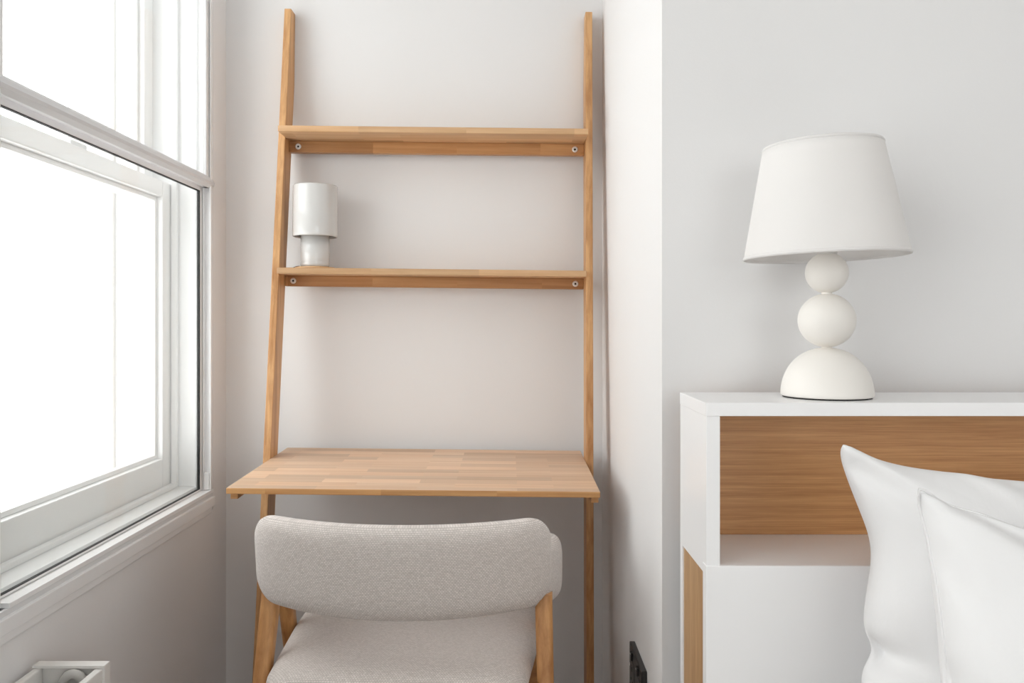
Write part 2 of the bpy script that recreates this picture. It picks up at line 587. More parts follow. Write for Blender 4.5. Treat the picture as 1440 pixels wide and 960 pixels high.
wr = wall_with_openings('wall_rear', -WT, 0, -(XFAR + 0.12), WT - XL, 0, ZC, [(-REAR_FILL[1], -REAR_FILL[0], WZ0, WZ1)], M['wall'])
wr.location = (0, YREAR, 0)
wr.rotation_euler = (0, 0, PI / 2)
struct(wr, 'white painted wall opposite the ladder desk', 'wall')
struct(box('floor', XL - WT, XFAR + 0.12, YREAR - WT, YB + 0.12, -0.06, 0, M['floor'], bev=0), 'oak floor of the bedroom', 'floor')
struct(box('ceiling', XL - WT, XFAR + 0.12, YREAR - WT, YB + 0.12, ZC, ZC + 0.06, M['ceiling'], bev=0), 'white ceiling of the bedroom', 'ceiling')
struct(box('baseboard_back', XL + 0.014, XR - 0.014, YB - 0.014, YB, 0, 0.085, M['gloss_white'], bev=0.003), 'white baseboard at the foot of the alcove wall', 'baseboard')
struct(box('baseboard_bedside', XR, XFAR, YH - 0.014, YH, 0, 0.085, M['gloss_white'], bev=0.003), 'white baseboard behind the headboard', 'baseboard')
struct(box('baseboard_left', XL, XL + 0.014, YREAR, YB, 0, 0.085, M['gloss_white'], bev=0.003), 'white baseboard under the radiator', 'baseboard')
struct(box('baseboard_right', XR - 0.014, XR, YH, YB - 0.014, 0, 0.085, M['gloss_white'], bev=0.003), 'white baseboard at the alcove side wall', 'baseboard')

# ------------------------------------------------------------------ windows: timber sashes behind a slim secondary glazing unit
def build_window(name, y0, y1, label, loc=None, rz=0.0):
    W = struct(empty(name, loc or (XL, (y0 + y1) / 2, WZ0), (0, 0, rz)), label, 'window')
    ox, oy, oz = XL, (y0 + y1) / 2, WZ0
    def bx(nm, xa, xb, ya, yb, za, zb, mat, par=None, bev=0.0012):
        o = box(nm, xa - ox, xb - ox, ya - oy, yb - oy, za - oz, zb - oz, M[mat], par or W, bev)
        return o
    zs = 0.654                                      # top of the inner board
    # board and linings of the recess
    bx('window_board', -1.0, -0.797, y0, y1, WZ0, zs, 'gloss_white', bev=0.002)
    bx('lining', -1.0, -0.80, y1 - 0.012, y1, zs, WZ1 - 0.012, 'gloss_white')
    bx('lining', -1.0, -0.80, y0, y0 + 0.012, zs, WZ1 - 0.012, 'gloss_white')
    bx('lining', -1.0, -0.80, y0, y1, WZ1 - 0.012, WZ1, 'gloss_white')
    ya, yb = y0 + 0.012, y1 - 0.012
    # staff beads in front of the lower sash
    for (p, q) in ((ya, ya + 0.014), (yb - 0.014, yb)):
        bx('staff_bead', -0.858, -0.842, p, q, zs, WZ1 - 0.012, 'gloss_white', bev=0.004)
    bx('staff_bead', -0.858, -0.842, ya + 0.014, yb - 0.014, zs, zs + 0.012, 'gloss_white', bev=0.004)
    def sash(nm, xf, za, zb, bot, top, st):
        # frame with a moulded inner edge; x = room-side face
        s = bx(nm, xf - 0.042, xf, ya, ya + st, za, zb, 'gloss_white', bev=0.003)     # near stile carries the rest
        bx('stile', xf - 0.042, xf, yb - st, yb, za, zb, 'gloss_white', s, bev=0.003)
        bx('bottom_rail', xf - 0.042, xf, ya + st, yb - st, za, za + bot, 'gloss_white', s, bev=0.003)
        bx('top_rail', xf - 0.042, xf, ya + st, yb - st, zb - top, zb, 'gloss_white', s, bev=0.003)
        g = 0.011                                   # stepped moulding next to the glass
        for (p, q, u, v) in ((yb - st - g, yb - st, za + bot, zb - top), (ya + st, ya + st + g, za + bot, zb - top)):
            bx('moulding', xf - 0.030, xf - 0.014, p, q, u, v, 'gloss_white', s, bev=0.003)
        bx('moulding', xf - 0.030, xf - 0.014, ya + st + g, yb - st - g, za + bot, za + bot + g, 'gloss_white', s, bev=0.003)
        bx('moulding', xf - 0.030, xf - 0.014, ya + st + g, yb - st - g, zb - top - g, zb - top, 'gloss_white', s, bev=0.003)
        bx('pane', xf - 0.026, xf - 0.022, ya + st, yb - st, za + bot, zb - top, 'glass', s, bev=0)
        return s
    sash('lower_sash', -0.860, zs + 0.001, 1.425, 0.079, 0.040, 0.056)
    up = sash('upper_sash', -0.908, 1.385, WZ1 - 0.013, 0.040, 0.06, 0.05)
    # sash fastener on the meeting rail
    bx('sash_fastener', -0.895, -0.868, (y0 + y1) / 2 - 0.03, (y0 + y1) / 2 + 0.03, 1.4265, 1.437, 'alu_grey', bev=0.003)
    # secondary glazing: side channels with two tracks
    SG = bx('glazing_frame', -0.8005, -0.797, y1 - 0.016, y1 - 0.002, 0.645, WZ1, 'alu_white', bev=0.0005)
    for side in (0, 1):
        yo = y1 - 0.002 if side else y0 + 0.002
        s = -1 if side else 1
        def ch(nm, xa, xb, depth, mat, bev=0.0004, z0=0.645, d0=0.0):
            p, q = sorted((yo + s * d0, yo + s * depth))
            return bx(nm, xa, xb, p, q, z0, WZ1, mat, SG, bev)
        ch('track_base', -0.797, -0.7600, 0.004, 'alu_white')
        ch('track_fin', -0.7800, -0.7780, 0.014, 'alu_white', d0=0.004)
        ch('track_fin', -0.7630, -0.7595, 0.013, 'alu_white', d0=0.004)
        if not side:
            ch('track_fin', -0.8005, -0.797, 0.014, 'alu_white')
        else:
            bx('stop_block', -0.7770, -0.7640, y1 - 0.016, y1 - 0.006, 0.6460, 0.690, 'alu_white', SG, 0.001)
    bx('top_track', -0.8005, -0.7595, y0 + 0.002, y1 - 0.002, WZ1 - 0.02, WZ1, 'alu_white', SG)
    bx('bottom_track', -0.7970, -0.7585, y0 + 0.036, y1 + 0.004, 0.637, 0.6450, 'alu_white', SG, 0.0006)
    # lower sliding panel
    xa, xb = -0.7915, -0.7820
    LP = bx('sliding_panel', xa, xb, y1 - 0.026, y1 - 0.0085, 0.6462, 1.428, 'alu_white', bev=0.001)
    bx('stile', xa, xb, y0 + 0.0085, y0 + 0.026, 0.6462, 1.428, 'alu_white', LP, 0.001)
    bx('bottom_rail', xa, xb, y0 + 0.026, y1 - 0.026, 0.6462, 0.6500, 'alu_white', LP, 0.001)
    bx('top_rail', xa, xb, y0 + 0.026, y1 - 0.026, 1.408, 1.428, 'alu_white', LP, 0.001)
    bx('gasket', xa + 0.002, xb - 0.001, y1 - 0.0295, y1 - 0.026, 0.650, 1.408, 'gasket', LP, 0)
    bx('gasket', xa + 0.002, xb - 0.001, y0 + 0.026, y0 + 0.0295, 0.650, 1.408, 'gasket', LP, 0)
    bx('gasket', xa + 0.002, xb - 0.001, y0 + 0.0295, y1 - 0.0295, 0.650, 0.6512, 'gasket', LP, 0)
    bx('gasket', xa + 0.002, xb - 0.001, y0 + 0.0295, y1 - 0.0295, 1.4062, 1.408, 'gasket', LP, 0)
    bx('pane', -0.7885, -0.7850, y0 + 0.0295, y1 - 0.0295, 0.6512, 1.4062, 'glass', LP, 0)
    # upper sliding panel, in the room-side track
    xa, xb = -0.7765, -0.7650
    UP = bx('sliding_panel', xa, xb, y1 - 0.030, y1 - 0.0085, 1.417, WZ1 - 0.02, 'alu_white', bev=0.001)
    bx('stile', xa, xb, y0 + 0.0085, y0 + 0.030, 1.417, WZ1 - 0.02, 'alu_white', UP, 0.001)
    bx('top_rail', xa, xb, y0 + 0.030, y1 - 0.030, WZ1 - 0.045, WZ1 - 0.02, 'alu_white', UP, 0.001)
    bx('gasket', xa + 0.002, xb - 0.001, y1 - 0.0310, y1 - 0.030, 1.445, WZ1 - 0.045, 'alu_grey', UP, 0)
    bx('gasket', xa + 0.002, xb - 0.001, y0 + 0.030, y0 + 0.0310, 1.445, WZ1 - 0.045, 'alu_grey', UP, 0)
    bx('pane', -0.7730, -0.7695, y0 + 0.0325, y1 - 0.0325, 1.444, WZ1 - 0.045, 'glass', UP, 0)
    # pull rail: a sloped grip that stands proud of the wall face
    pr = [(-0.7765, 1.417), (-0.7660, 1.417), (-0.7560, 1.424), (-0.7545, 1.430), (-0.7600, 1.440), (-0.7650, 1.446), (-0.7765, 1.446)]
    o = prism('pull_rail', [(p - ox, q - oz) for p, q in pr], 'Y', y0 + 0.012 - oy, y1 - 0.004 - oy, M['alu_grey'], UP, 0.0005)
    for yy in (y0 + 0.008, y1 - 0.004):
        prism('end_cap', [((p + 0.765) * 1.04 - 0.765 - ox, (q - 1.43) * 1.08 + 1.43 - oz) for p, q in pr], 'Y', yy - oy, yy + 0.004 - oy, M['alu_grey'], UP, 0.0004)
    # moulded trim below the glazing on the room side
    bx('shadow_strip', -0.766, -0.7598, y0 + 0.01, y1, 0.626, 0.637, 'alu_grey', bev=0)
    bx('apron', -0.766, -0.7525, y0 - 0.02, y1 - 0.004, 0.604, 0.628, 'gloss_white', bev=0.0015)
    bx('apron_moulding', -0.766, -0.7560, y0 - 0.02, y1 - 0.012, 0.588, 0.604, 'gloss_white', bev=0.003)
    return W

build_window('window_1', WIN[0][0], WIN[0][1], 'white sash window with slim secondary glazing beside the ladder desk')
build_window('fill_window_left', WIN[1][0], WIN[1][1], 'unseen wide white sash window for fill light in the same wall nearer the foot of the bed')  # out of view, widened to fill the lamp wall and bed with light

build_window('fill_window_rear', REAR_FILL[0], REAR_FILL[1], 'unseen white sash window added for fill light in the wall opposite the headboard', (sum(REAR_FILL) / 2, YREAR, WZ0), PI / 2)  # added out of view to brighten the lamp wall and headboard front

# ------------------------------------------------------------------ radiator
def build_radiator():
    xa, xb, ya, yb, z0, z1 = -0.746, -0.635, 0.30, 1.300, 0.12, 0.533
    R = empty('radiator', ((xa + xb) / 2, (ya + yb) / 2, 0))
    tag(R, 'white steel radiator with open top mounted on the wall under the window', 'radiator')
    ox, oy = (xa + xb) / 2, (ya + yb) / 2
    def bx(nm, a, b, c, d, e, f, mat, par=None, bev=0.0015):
        return box(nm, a - ox, b - ox, c - oy, d - oy, e, f, M[mat], par or R, bev)
    fp = bx('front_panel', xb - 0.014, xb - 0.002, ya, yb - 0.010, z0, z1 - 0.004, 'rad', bev=0.003)
    bx('rear_panel', xa, xa + 0.012, ya, yb - 0.010, z0, z1 - 0.004, 'rad', bev=0.003)
    for e in (0, 1):
        y = yb - 0.009 if e else ya - 0.001
        s = bx('end_cover', xa - 0.001, xb + 0.001, y, y + 0.010, z0, z1, 'rad', bev=0.0012)
        yy = (yb - 0.018, yb + 0.001) if e else (ya - 0.001, ya + 0.018)
        bx('top_strip', xa - 0.001, xb + 0.001, yy[0], yy[1], z1 - 0.0035, z1 + 0.001, 'rad', s, 0.0008)
        bx('corner_flange', xb - 0.0055, xb + 0.0015, yy[0] + 0.001, yy[1], z0, z1, 'rad', s, 0.0008)
    # folded convector sheet and header pipes
    n = 34
    pitch = (yb - ya - 0.10) / n
    for k in range(n):
        y = ya + 0.04 + k * pitch
        bx('convector_fin', xa + 0.014, xb - 0.016, y, y + pitch * 0.55, z0 + 0.03, z1 - 0.055, 'rad_in', bev=0.003)
    tube('header_pipe', [(xa + 0.055 - ox, ya + 0.02 - oy, z1 - 0.050), (xa + 0.055 - ox, yb - 0.030 - oy, z1 - 0.050)], 0.015, M['rad'], R, 14)
    pts = []
    for k in range(13):                              # bleed elbow at the far end
        a = PI * k / 12
        pts.append((xa + 0.066 - 0.020 * math.cos(a) - ox, yb - 0.022 - oy, z1 - 0.040 + 0.030 * math.sin(a)))
    tube('pipe_elbow', pts, 0.0075, M['rad_in'], R, 10)
    for y in (ya + 0.15, yb - 0.18):
        bx('wall_bracket', XL, xa + 0.001, y, y + 0.03, z0 + 0.06, z1 - 0.06, 'rad_in')
    return R
build_radiator()

# ------------------------------------------------------------------ socket
def build_socket():
    y0, y1, z1, z0 = 1.487, 1.633, 0.437, 0.351
    S = empty('wall_socket', (XR, (y0 + y1) / 2, (z0 + z1) / 2))
    tag(S, 'black double power socket on the bright alcove side wall', 'socket')
    cy, cz = (y0 + y1) / 2, (z0 + z1) / 2
    def bx(nm, a, b, c, d, e, f, mat, par=None, bev=0.001):
        return box(nm, a - XR, b - XR, c - cy, d - cy, e - cz, f - cz, M[mat], par or S, bev)
    plate = bx('face_plate', XR - 0.011, XR, y0, y1, z0, z1, 'black_plastic', bev=0.002)
    for c in (y0 + 0.038, y1 - 0.038):
        mod = bx('outlet', XR - 0.0118, XR - 0.0105, c - 0.026, c + 0.026, z0 + 0.010, z1 - 0.026, 'black_plastic', bev=0.0004)
        bx('pin_hole', XR - 0.0121, XR - 0.0116, c - 0.002, c + 0.002, cz - 0.002, cz + 0.006, 'dark', mod, 0)
        for d in (-0.011, 0.011):
            bx('pin_hole', XR - 0.0121, XR - 0.0116, c + d - 0.0032, c + d + 0.0032, cz - 0.022, cz - 0.018, 'dark', mod, 0)
        sw = bx('rocker_switch', XR - 0.0150, XR - 0.0105, c - 0.007, c + 0.007, z1 - 0.022, z1 - 0.007, 'black_plastic', bev=0.0015)
        bx('switch_mark', XR - 0.0153, XR - 0.0149, c - 0.003, c + 0.003, z1 - 0.011, z1 - 0.0095, 'alu_white', sw, 0)
    for c in (y0 + 0.007, y1 - 0.007):
        lathe('screw', [(0, 0), (0.0032, 0), (0.0030, 0.0008), (0, 0.0010)], M['steel'], S, (-0.011, c - cy, 0), 16, (0, -PI / 2, 0))
build_socket()

# ------------------------------------------------------------------ ladder desk
def build_ladder():
    roll = 0.0106
    RX, RY = -0.205, 1.90
    L = empty('ladder_desk', (RX, RY, 0), (0, roll, 0))
    tag(L, 'tall leaning wooden ladder desk with two shelves in the alcove', 'desk')
    HW, T = 0.4061, 0.018
    inn = HW - T
    top_z, lean, b = 1.897, 0.128, 0.066
    df = lambda z: 2.157 - (1.897 - z) * lean - RY
    wall = 2.1985 - RY
    zk = 1.897 - (2.157 - RY + b - wall) / lean          # where the rear face meets the wall
    for s in (-1, 1):
        xo, xi = s * HW, s * inn
        zb = math.tan(roll) * (s * (HW - T / 2)) + (0.0003)
        prof = [(df(zb), zb), (df(zb) + b, zb), (df(zk) + b, zk), (wall, top_z), (df(top_z), top_z)]
        prism('upright', prof, 'X', min(xo, xi), max(xo, xi), M['up_wood'], L, 0.0018)
    def bx(nm, a, c, d, e, f, g, mat, par=None, bev=0.0015):
        cz = (f + g) / 2
        return box(nm, a, c, d - RY, e - RY, f, g, M[mat], par or L, bev, origin=None)
    # shelves and the rails below them
    for (yf, zt, th, yr, rh, sx) in ((2.042, 1.5615, 0.0150, 2.149, 0.030, 0.0245), (2.046, 1.2070, 0.0155, 2.124, 0.028, 0.0215)):
        bx('shelf', -inn + 0.0003, inn - 0.0003, yf, 2.1975, zt - th, zt, 'shelf_wood', bev=0.002)
        r = bx('shelf_rail', -inn + 0.0003, inn - 0.0003, yr, yr + 0.020, zt - th - rh, zt - th - 0.0002, 'rail_wood', bev=0.0015)
        for s in (-1, 1):
            c = lathe('screw_washer', [(0, 0.0), (0.0078, 0.0), (0.0078, 0.0012), (0.0060, 0.0024), (0.0036, 0.0026), (0.0030, 0.0010), (0, 0.0008)],
                      M['steel'], r, (s * (inn - sx), yr - RY, zt - th - rh * 0.5), 24, (PI / 2, 0, 0))
            lathe('screw_recess', [(0, 0.0), (0.0028, 0.0), (0.0026, 0.0014), (0, 0.0014)], M['dark'], r,
                  (s * (inn - sx), yr - RY, zt - th - rh * 0.5), 6, (PI / 2, 0, 0))
    # desktop: falls slightly towards the front
    zb_, zf_, yb_, yf_ = 0.7390, 0.7262, 2.161, 1.693
    th = 0.0128
    dt = prism('desktop', [(yf_ - RY, zf_ - th), (yb_ - RY, zb_ - th), (yb_ - RY, zb_), (yf_ - RY, zf_)], 'X', -inn + 0.0004, inn - 0.0004, M['desk_wood'], L, 0.0022)
    dt.data.materials.append(M['edge_wood'])             # darker long-grain strip along the front edge
    for f in dt.data.polygons:
        if f.normal.y < -0.8:
            f.material_index = 1
    slope = (zb_ - zf_) / (yb_ - yf_)
    und = lambda y: zf_ - th + (y - yf_) * slope
    for (x0, x1, ya, yb2, h) in ((-inn + 0.001, -inn + 0.0165, 1.720, 2.06, 0.0165), (inn - 0.0165, inn - 0.001, 1.720, 2.06, 0.0165)):
        prism('side_cleat', [(ya - RY, und(ya) - h), (yb2 - RY, und(yb2) - h), (yb2 - RY, und(yb2) - 0.0002), (ya - RY, und(ya) - 0.0002)], 'X', x0, x1, M['rail_wood'], L, 0.001)
    for xc in (-0.171, 0.166):
        ya, yb2, h = 1.752, 2.12, 0.0105
        prism('underside_batten', [(ya - RY, und(ya) - h), (yb2 - RY, und(yb2) - h), (yb2 - RY, und(yb2) - 0.0002), (ya - RY, und(ya) - 0.0002)], 'X', xc - 0.0145, xc + 0.0145, M['rail_wood'], L, 0.001)
    return L
build_ladder()

# ------------------------------------------------------------------ small lamp on the middle shelf
def build_shelf_lamp():
    d = 2.118
    X = (443.0 - CX) / FPX * d
    zs = 1.2070 - math.sin(0.0106) * (X + 0.19) + 0.0008
    S = empty('shelf_lamp', (X, d, zs), (0, 0.006, 0))
    tag(S, 'small glossy white cylindrical ceramic lamp on the middle shelf', 'lamp')
    lathe('base_plate', [(0, 0), (0.051, 0), (0.0525, 0.002), (0.050, 0.0045), (0.030, 0.0065), (0, 0.0065)], M['shelf_wood'], S)
    R, z0, z1 = 0.0368, 0.0065, 0.088
    lathe('base', [(0, z0), (R - 0.001, z0), (R, z0 + 0.002), (R, z0 + 0.010), (R - 0.0006, z0 + 0.012), (R, z0 + 0.014), (R, z1), (0, z1)], M['glaze'], S)
    R, z0, z1 = 0.0572, 0.0830, 0.2155
    lathe('shade', [(R - 0.005, z0 + 0.004), (R - 0.004, z0), (R - 0.001, z0), (R, z0 + 0.003), (R, z0 + 0.010), (R, z1 - 0.003), (R - 0.002, z1), (R - 0.005, z1 - 0.001),
                    (R - 0.005, z0 + 0.006), (0.030, z0 + 0.0048), (0.0, z0 + 0.0048)], M['glaze'], S)
    pts = []
    for k in range(9):
        a = k / 8
        pts.append((-0.030 - 0.034 * a, -0.034 + 0.052 * a + 0.004 * math.sin(a * PI), 0.0025 + 0.006 * math.sin(PI * a * 0.8) * (1 - a)))
    tube('cable', pts, 0.0022, M['cord'], S, 8)
    return S
build_shelf_lamp()

# ------------------------------------------------------------------ chair
def build_chair():
    C = empty('desk_chair', (-0.1945, 1.60, 0), (0, 0, math.radians(-2.5)))
    tag(C, 'oatmeal upholstered chair with curved back and wooden legs at the ladder desk', 'chair')
    # backrest: a pad bent round an arc, convex towards the room
    Rr = 0.47
    yc = -0.156                                       # centre line of the pad at the middle
    zmid = 0.636
    def arc(a, c):                                    # a along the arc, c outwards (towards the room)
        t = a / Rr
        r = Rr + c
        return r * math.sin(t), yc + Rr - r * math.cos(t)
    def mb(a, b, c):
        x, y = arc(a, c)
        return (x, y - (b - zmid) * 0.14, b)
    cont = rounded_rect(-0.294, 0.294, 0.552, 0.7165, (0.050, 0.050, 0.046, 0.046), 10, 22)
    # slight belly in the lower edge
    cont = [(a, b - (0.010 * (1 - (a / 0.294) ** 2) if b < zmid else 0.0)) for a, b in cont]
    padded('backrest', cont, 0.058, mb, M['weave'], C, power=7, crown=(0.004, 0.002))
    # armrests flaring forward from the back
    for s in (-1, 1):
        p0, p1 = Vector((0.246, -0.055)), Vector((0.275, 0.095))
        dv = (p1 - p0).normalized()
        nv = Vector((dv.y, -dv.x))
        Ln = (p1 - p0).length
        def ma(a, b, c, s=s):
            bow = 0.012 * math.sin(PI * min(1, max(0, a / Ln)))
            q = p0 + dv * a + nv * (c + bow)
            return (s * q.x, q.y, b - 0.02 * (a / Ln))
        cont = rounded_rect(-0.02, Ln, 0.538, 0.664, (0.02, 0.052, 0.036, 0.03), 10, 10)
        padded('armrest', cont, 0.046, ma, M['weave'], C, power=5, crown=(0.003, 0.002))
    # seat cushion
    def ms(a, b, c):
        w = 1.015 + 0.14 * (b - 0.02)
        return (a * w, b, 0.4275 + c - 0.012 * (b - 0.27) * 0)
    cont = rounded_rect(-0.252, 0.252, -0.192, 0.275, (0.055, 0.055, 0.05, 0.05), 10, 14)
    cont = [(a * (0.925 + 0.075 * min(1, (b + 0.192) / 0.30)), b) for a, b in cont]
    padded('seat', cont, 0.066, ms, M['weave'], C, power=9, crown=(0.006, 0.0))
    # timber frame below the seat
    bm = bmesh.new()
    for (x0, x1, y0, y1) in ((-0.225, 0.225, -0.165, -0.140), (-0.225, 0.225, 0.225, 0.250), (-0.2499, -0.2249, -0.165, 0.250), (0.2249, 0.2499, -0.165, 0.250)):
        add_box(bm, x0, x1, y0, y1, 0.345, 0.3945)
    bm_obj('seat_frame', bm, M['chair_wood'], C)
    # legs: tapered, rounded
    def leg(x0, y0, z0, x1, y1, w0, d0, w1, d1):
        bm = bmesh.new()
        n = 9
        rings = []
        for k in range(n):
            f = k / (n - 1)
            x, y, z = x0 + (x1 - x0) * f, y0 + (y1 - y0) * f, z0 * (1 - f)
            w, d = w0 + (w1 - w0) * f, d0 + (d1 - d0) * f
            pts = rounded_rect(-w / 2, w / 2, -d / 2, d / 2, (min(w, d) * 0.32,) * 4, 5, 2)
            rings.append([bm.verts.new((x + p, y + q, z)) for p, q in pts])
        m = len(rings[0])
        for A, B in zip(rings[:-1], rings[1:]):
            for k in range(m):
                bm.faces.new((A[k], A[(k + 1) % m], B[(k + 1) % m], B[k]))
        bm.faces.new(rings[0]); bm.faces.new(rings[-1][::-1])
        o = bm_obj('leg', bm, M['chair_wood'], C)
        smooth_angle(o, 0.7)
    for s in (-1, 1):
        leg(s * 0.259 + 0.004, -0.050, 0.564, s * 0.271 + 0.005, -0.210, 0.033, 0.036, 0.024, 0.026)
        leg(s * 0.266 - 0.003, 0.060, 0.565, s * 0.266 - 0.003, 0.235, 0.030, 0.036, 0.024, 0.026)
    return C
build_chair()

# ------------------------------------------------------------------ headboard with niche
HBX, HBF, HBB, HBZ = 0.2725, 1.128, 1.300, 0.961
def build_headboard():
    XE = HBX + 1.56
    H = empty('bed_headboard', ((HBX + XE) / 2, (HBF + HBB) / 2, 0))
    tag(H, 'white bed headboard with an oak-lined open niche', 'headboard')
    ox, oy = (HBX + XE) / 2, (HBF + HBB) / 2
    def bx(nm, a, b, c, d, e, f, mat, par=None, bev=0.0008):
        return box(nm, a - ox, b - ox, c - oy, d - oy, e, f, M[mat], par or H, bev)
    t = 0.0195
    zn = 0.7365
    bx('top_board', HBX, XE, HBF, HBB, HBZ - 0.0185, HBZ, 'melamine')
    bx('side_panel', HBX + 0.0006, HBX + t, HBF + 0.0004, HBB, zn - 0.0145, HBZ - 0.0186, 'melamine')
    bx('side_panel', XE - t, XE - 0.0006, HBF + 0.0004, HBB, zn - 0.0145, HBZ - 0.0186, 'melamine')
    bx('niche_floor', HBX + t + 0.0001, XE - t - 0.0001, HBF + 0.0018, HBB, zn - 0.0145, zn, 'melamine')
    bx('niche_back', HBX + t + 0.0001, XE - t - 0.0001, HBB - 0.006, HBB - 0.0005, zn + 0.0001, HBZ - 0.0186, 'oak_h')
    # lower part: white front, oak ends, white rear strips
    bx('front_panel', HBX - 0.0002, XE + 0.0002, HBF - 0.0012, HBF + 0.0185, 0.004, zn - 0.0002, 'melamine', bev=0.001).location.z = 0
    for (a, b) in ((HBX + 0.003, HBX + t), (XE - t, XE - 0.003)):
        bx('end_panel', a, b, HBF + 0.0186, HBB - 0.0165, 0.0, zn - 0.0148, 'oak_v')
    for (a, b) in ((HBX + 0.0006, HBX + t), (XE - t, XE - 0.0006)):
        bx('rear_strip', a, b, HBB - 0.0163, HBB, 0.0, zn - 0.0148, 'melamine')
    bx('plinth', HBX + t + 0.001, XE - t - 0.001, HBF + 0.03, HBB - 0.02, 0.0, 0.06, 'melamine')
    return H
build_headboard()

# ------------------------------------------------------------------ table lamp
def build_table_lamp():
    d = 1.216
    k = d / FPX
    X = (1162.5 - CX) * k
    T = empty('table_lamp', (X, d, HBZ))
    tag(T, 'large white table lamp with stacked spheres and drum shade on the headboard', 'lamp')
    R = 62.0 * k
    lathe('felt_pad', [(0, 0), (R - 0.003, 0), (R - 0.003, 0.0022), (0, 0.0022)], M['dark'], T)
    hz = 0.0735
    prof = [(0, 0.0022), (R - 0.001, 0.0022), (R, 0.004)]
    for i in range(1, 25):
        a = PI / 2 * i / 24
        prof.append((R * math.cos(a) ** 0.92 if i < 24 else 0, 0.004 + (hz - 0.004) * math.sin(a)))
    lathe('base_dome', prof, M['ceramic'], T)
    def ball(nm, zc, rx, rz):
        lathe(nm, [(0 if i in (0, 32) else rx * math.sin(PI * i / 32), zc - rz * math.cos(PI * i / 32)) for i in range(33)], M['ceramic'], T)
    lathe('neck', [(0, hz - 0.003), (0.0075, hz - 0.003), (0.0075, hz + 0.004), (0, hz + 0.004)], M['ceramic'], T, seg=24)
    zc1 = hz + 0.0005 + 0.0400
    ball('large_sphere', zc1, 38.8 * k, 0.0400)
    z2 = zc1 + 0.0400
    lathe('neck', [(0, z2 - 0.003), (0.0075, z2 - 0.003), (0.0075, z2 + 0.003), (0, z2 + 0.003)], M['ceramic'], T, seg=24)
    zc2 = z2 + 0.0003 + 0.0305
    ball('small_sphere', zc2, 29.0 * k, 0.0305)
    # lamp holder, carrier ring and bulb inside the shade
    zt = zc2 + 0.0295
    lathe('lamp_holder', [(0, zt - 0.004), (0.014, zt - 0.004), (0.016, zt + 0.004), (0.016, zt + 0.045), (0.013, zt + 0.050), (0, zt + 0.050)], M['brass'], T, seg=32)
    lathe('bulb', [(0, zt + 0.049), (0.012, zt + 0.049), (0.014, zt + 0.062), (0.027, zt + 0.088), (0.028, zt + 0.102), (0.020, zt + 0.120), (0, zt + 0.128)], M['ceramic'], T, seg=32)
    rb, rt = 110.5 * k, 80.0 * k
    zb = CAMZ + (CY - 361.0) * k - HBZ
    zt2 = CAMZ + (CY - 187.0) * (d - rt) / FPX - HBZ
    n = 10
    prof = []
    for i in range(n + 1):
        f = i / n
        prof.append((rb + (rt - rb) * f, zb + (zt2 - zb) * f))
    for i in range(n, -1, -1):
        f = i / n
        prof.append((rb + (rt - rb) * f - 0.0016, zb + (zt2 - zb) * f))
    prof.append(prof[0])
    sh = lathe('shade', prof, M['shade'], T, seg=96, rot=(0, math.radians(-1.6), 0), loc=(0.0035, 0, 0))
    def ring(nm, r, z, par):
        prof = [(r + 0.0016 * math.cos(2 * PI * i / 8), z + 0.0028 * math.sin(2 * PI * i / 8)) for i in range(9)]
        lathe(nm, prof, M['shade'], par, seg=96)
    ring('rim', rb - 0.0006, zb + 0.0015, sh)
    ring('rim', rt - 0.0006, zt2 - 0.0015, sh)
    for a in (0.3, 0.3 + 2 * PI / 3, 0.3 + 4 * PI / 3):
        rr = rb + (rt - rb) * 0.28 - 0.002
        zz = zb + (zt2 - zb) * 0.28
        tube('spoke', [(0.015 * math.cos(a), 0.015 * math.sin(a), zt + 0.040), (rr * math.cos(a), rr * math.sin(a), zz)], 0.0012, M['steel'], sh, 8)
build_table_lamp()

# ------------------------------------------------------------------ bed
BX0, BX1, BYF, MZ = 0.375, 1.735, 1.122, 0.435
def build_bed():
    B = empty('bed', ((BX0 + BX1) / 2, 0.15, 0))
    tag(B, 'low double bed with white mattress in front of the headboard', 'bed')
    ox, oy = (BX0 + BX1) / 2, 0.15
    def bx(nm, a, b, c, d, e, f, mat, bev=0.003, seg=2):
        return box(nm, a - ox, b - ox, c - oy, d - oy, e, f, M[mat], B, bev, seg=seg)
    bx('base', BX0 + 0.01, BX1 - 0.01, -0.80, BYF, 0.08, 0.22, 'melamine')
    for x in (BX0 + 0.08, BX1 - 0.14):
        for y in (-0.74, 1.0):
            bx('leg', x, x + 0.06, y, y + 0.06, 0.0, 0.08, 'melamine')
    bx('mattress', BX0, BX1, -0.82, BYF, 0.22, MZ, 'mattress', 0.03, 5)
build_bed()

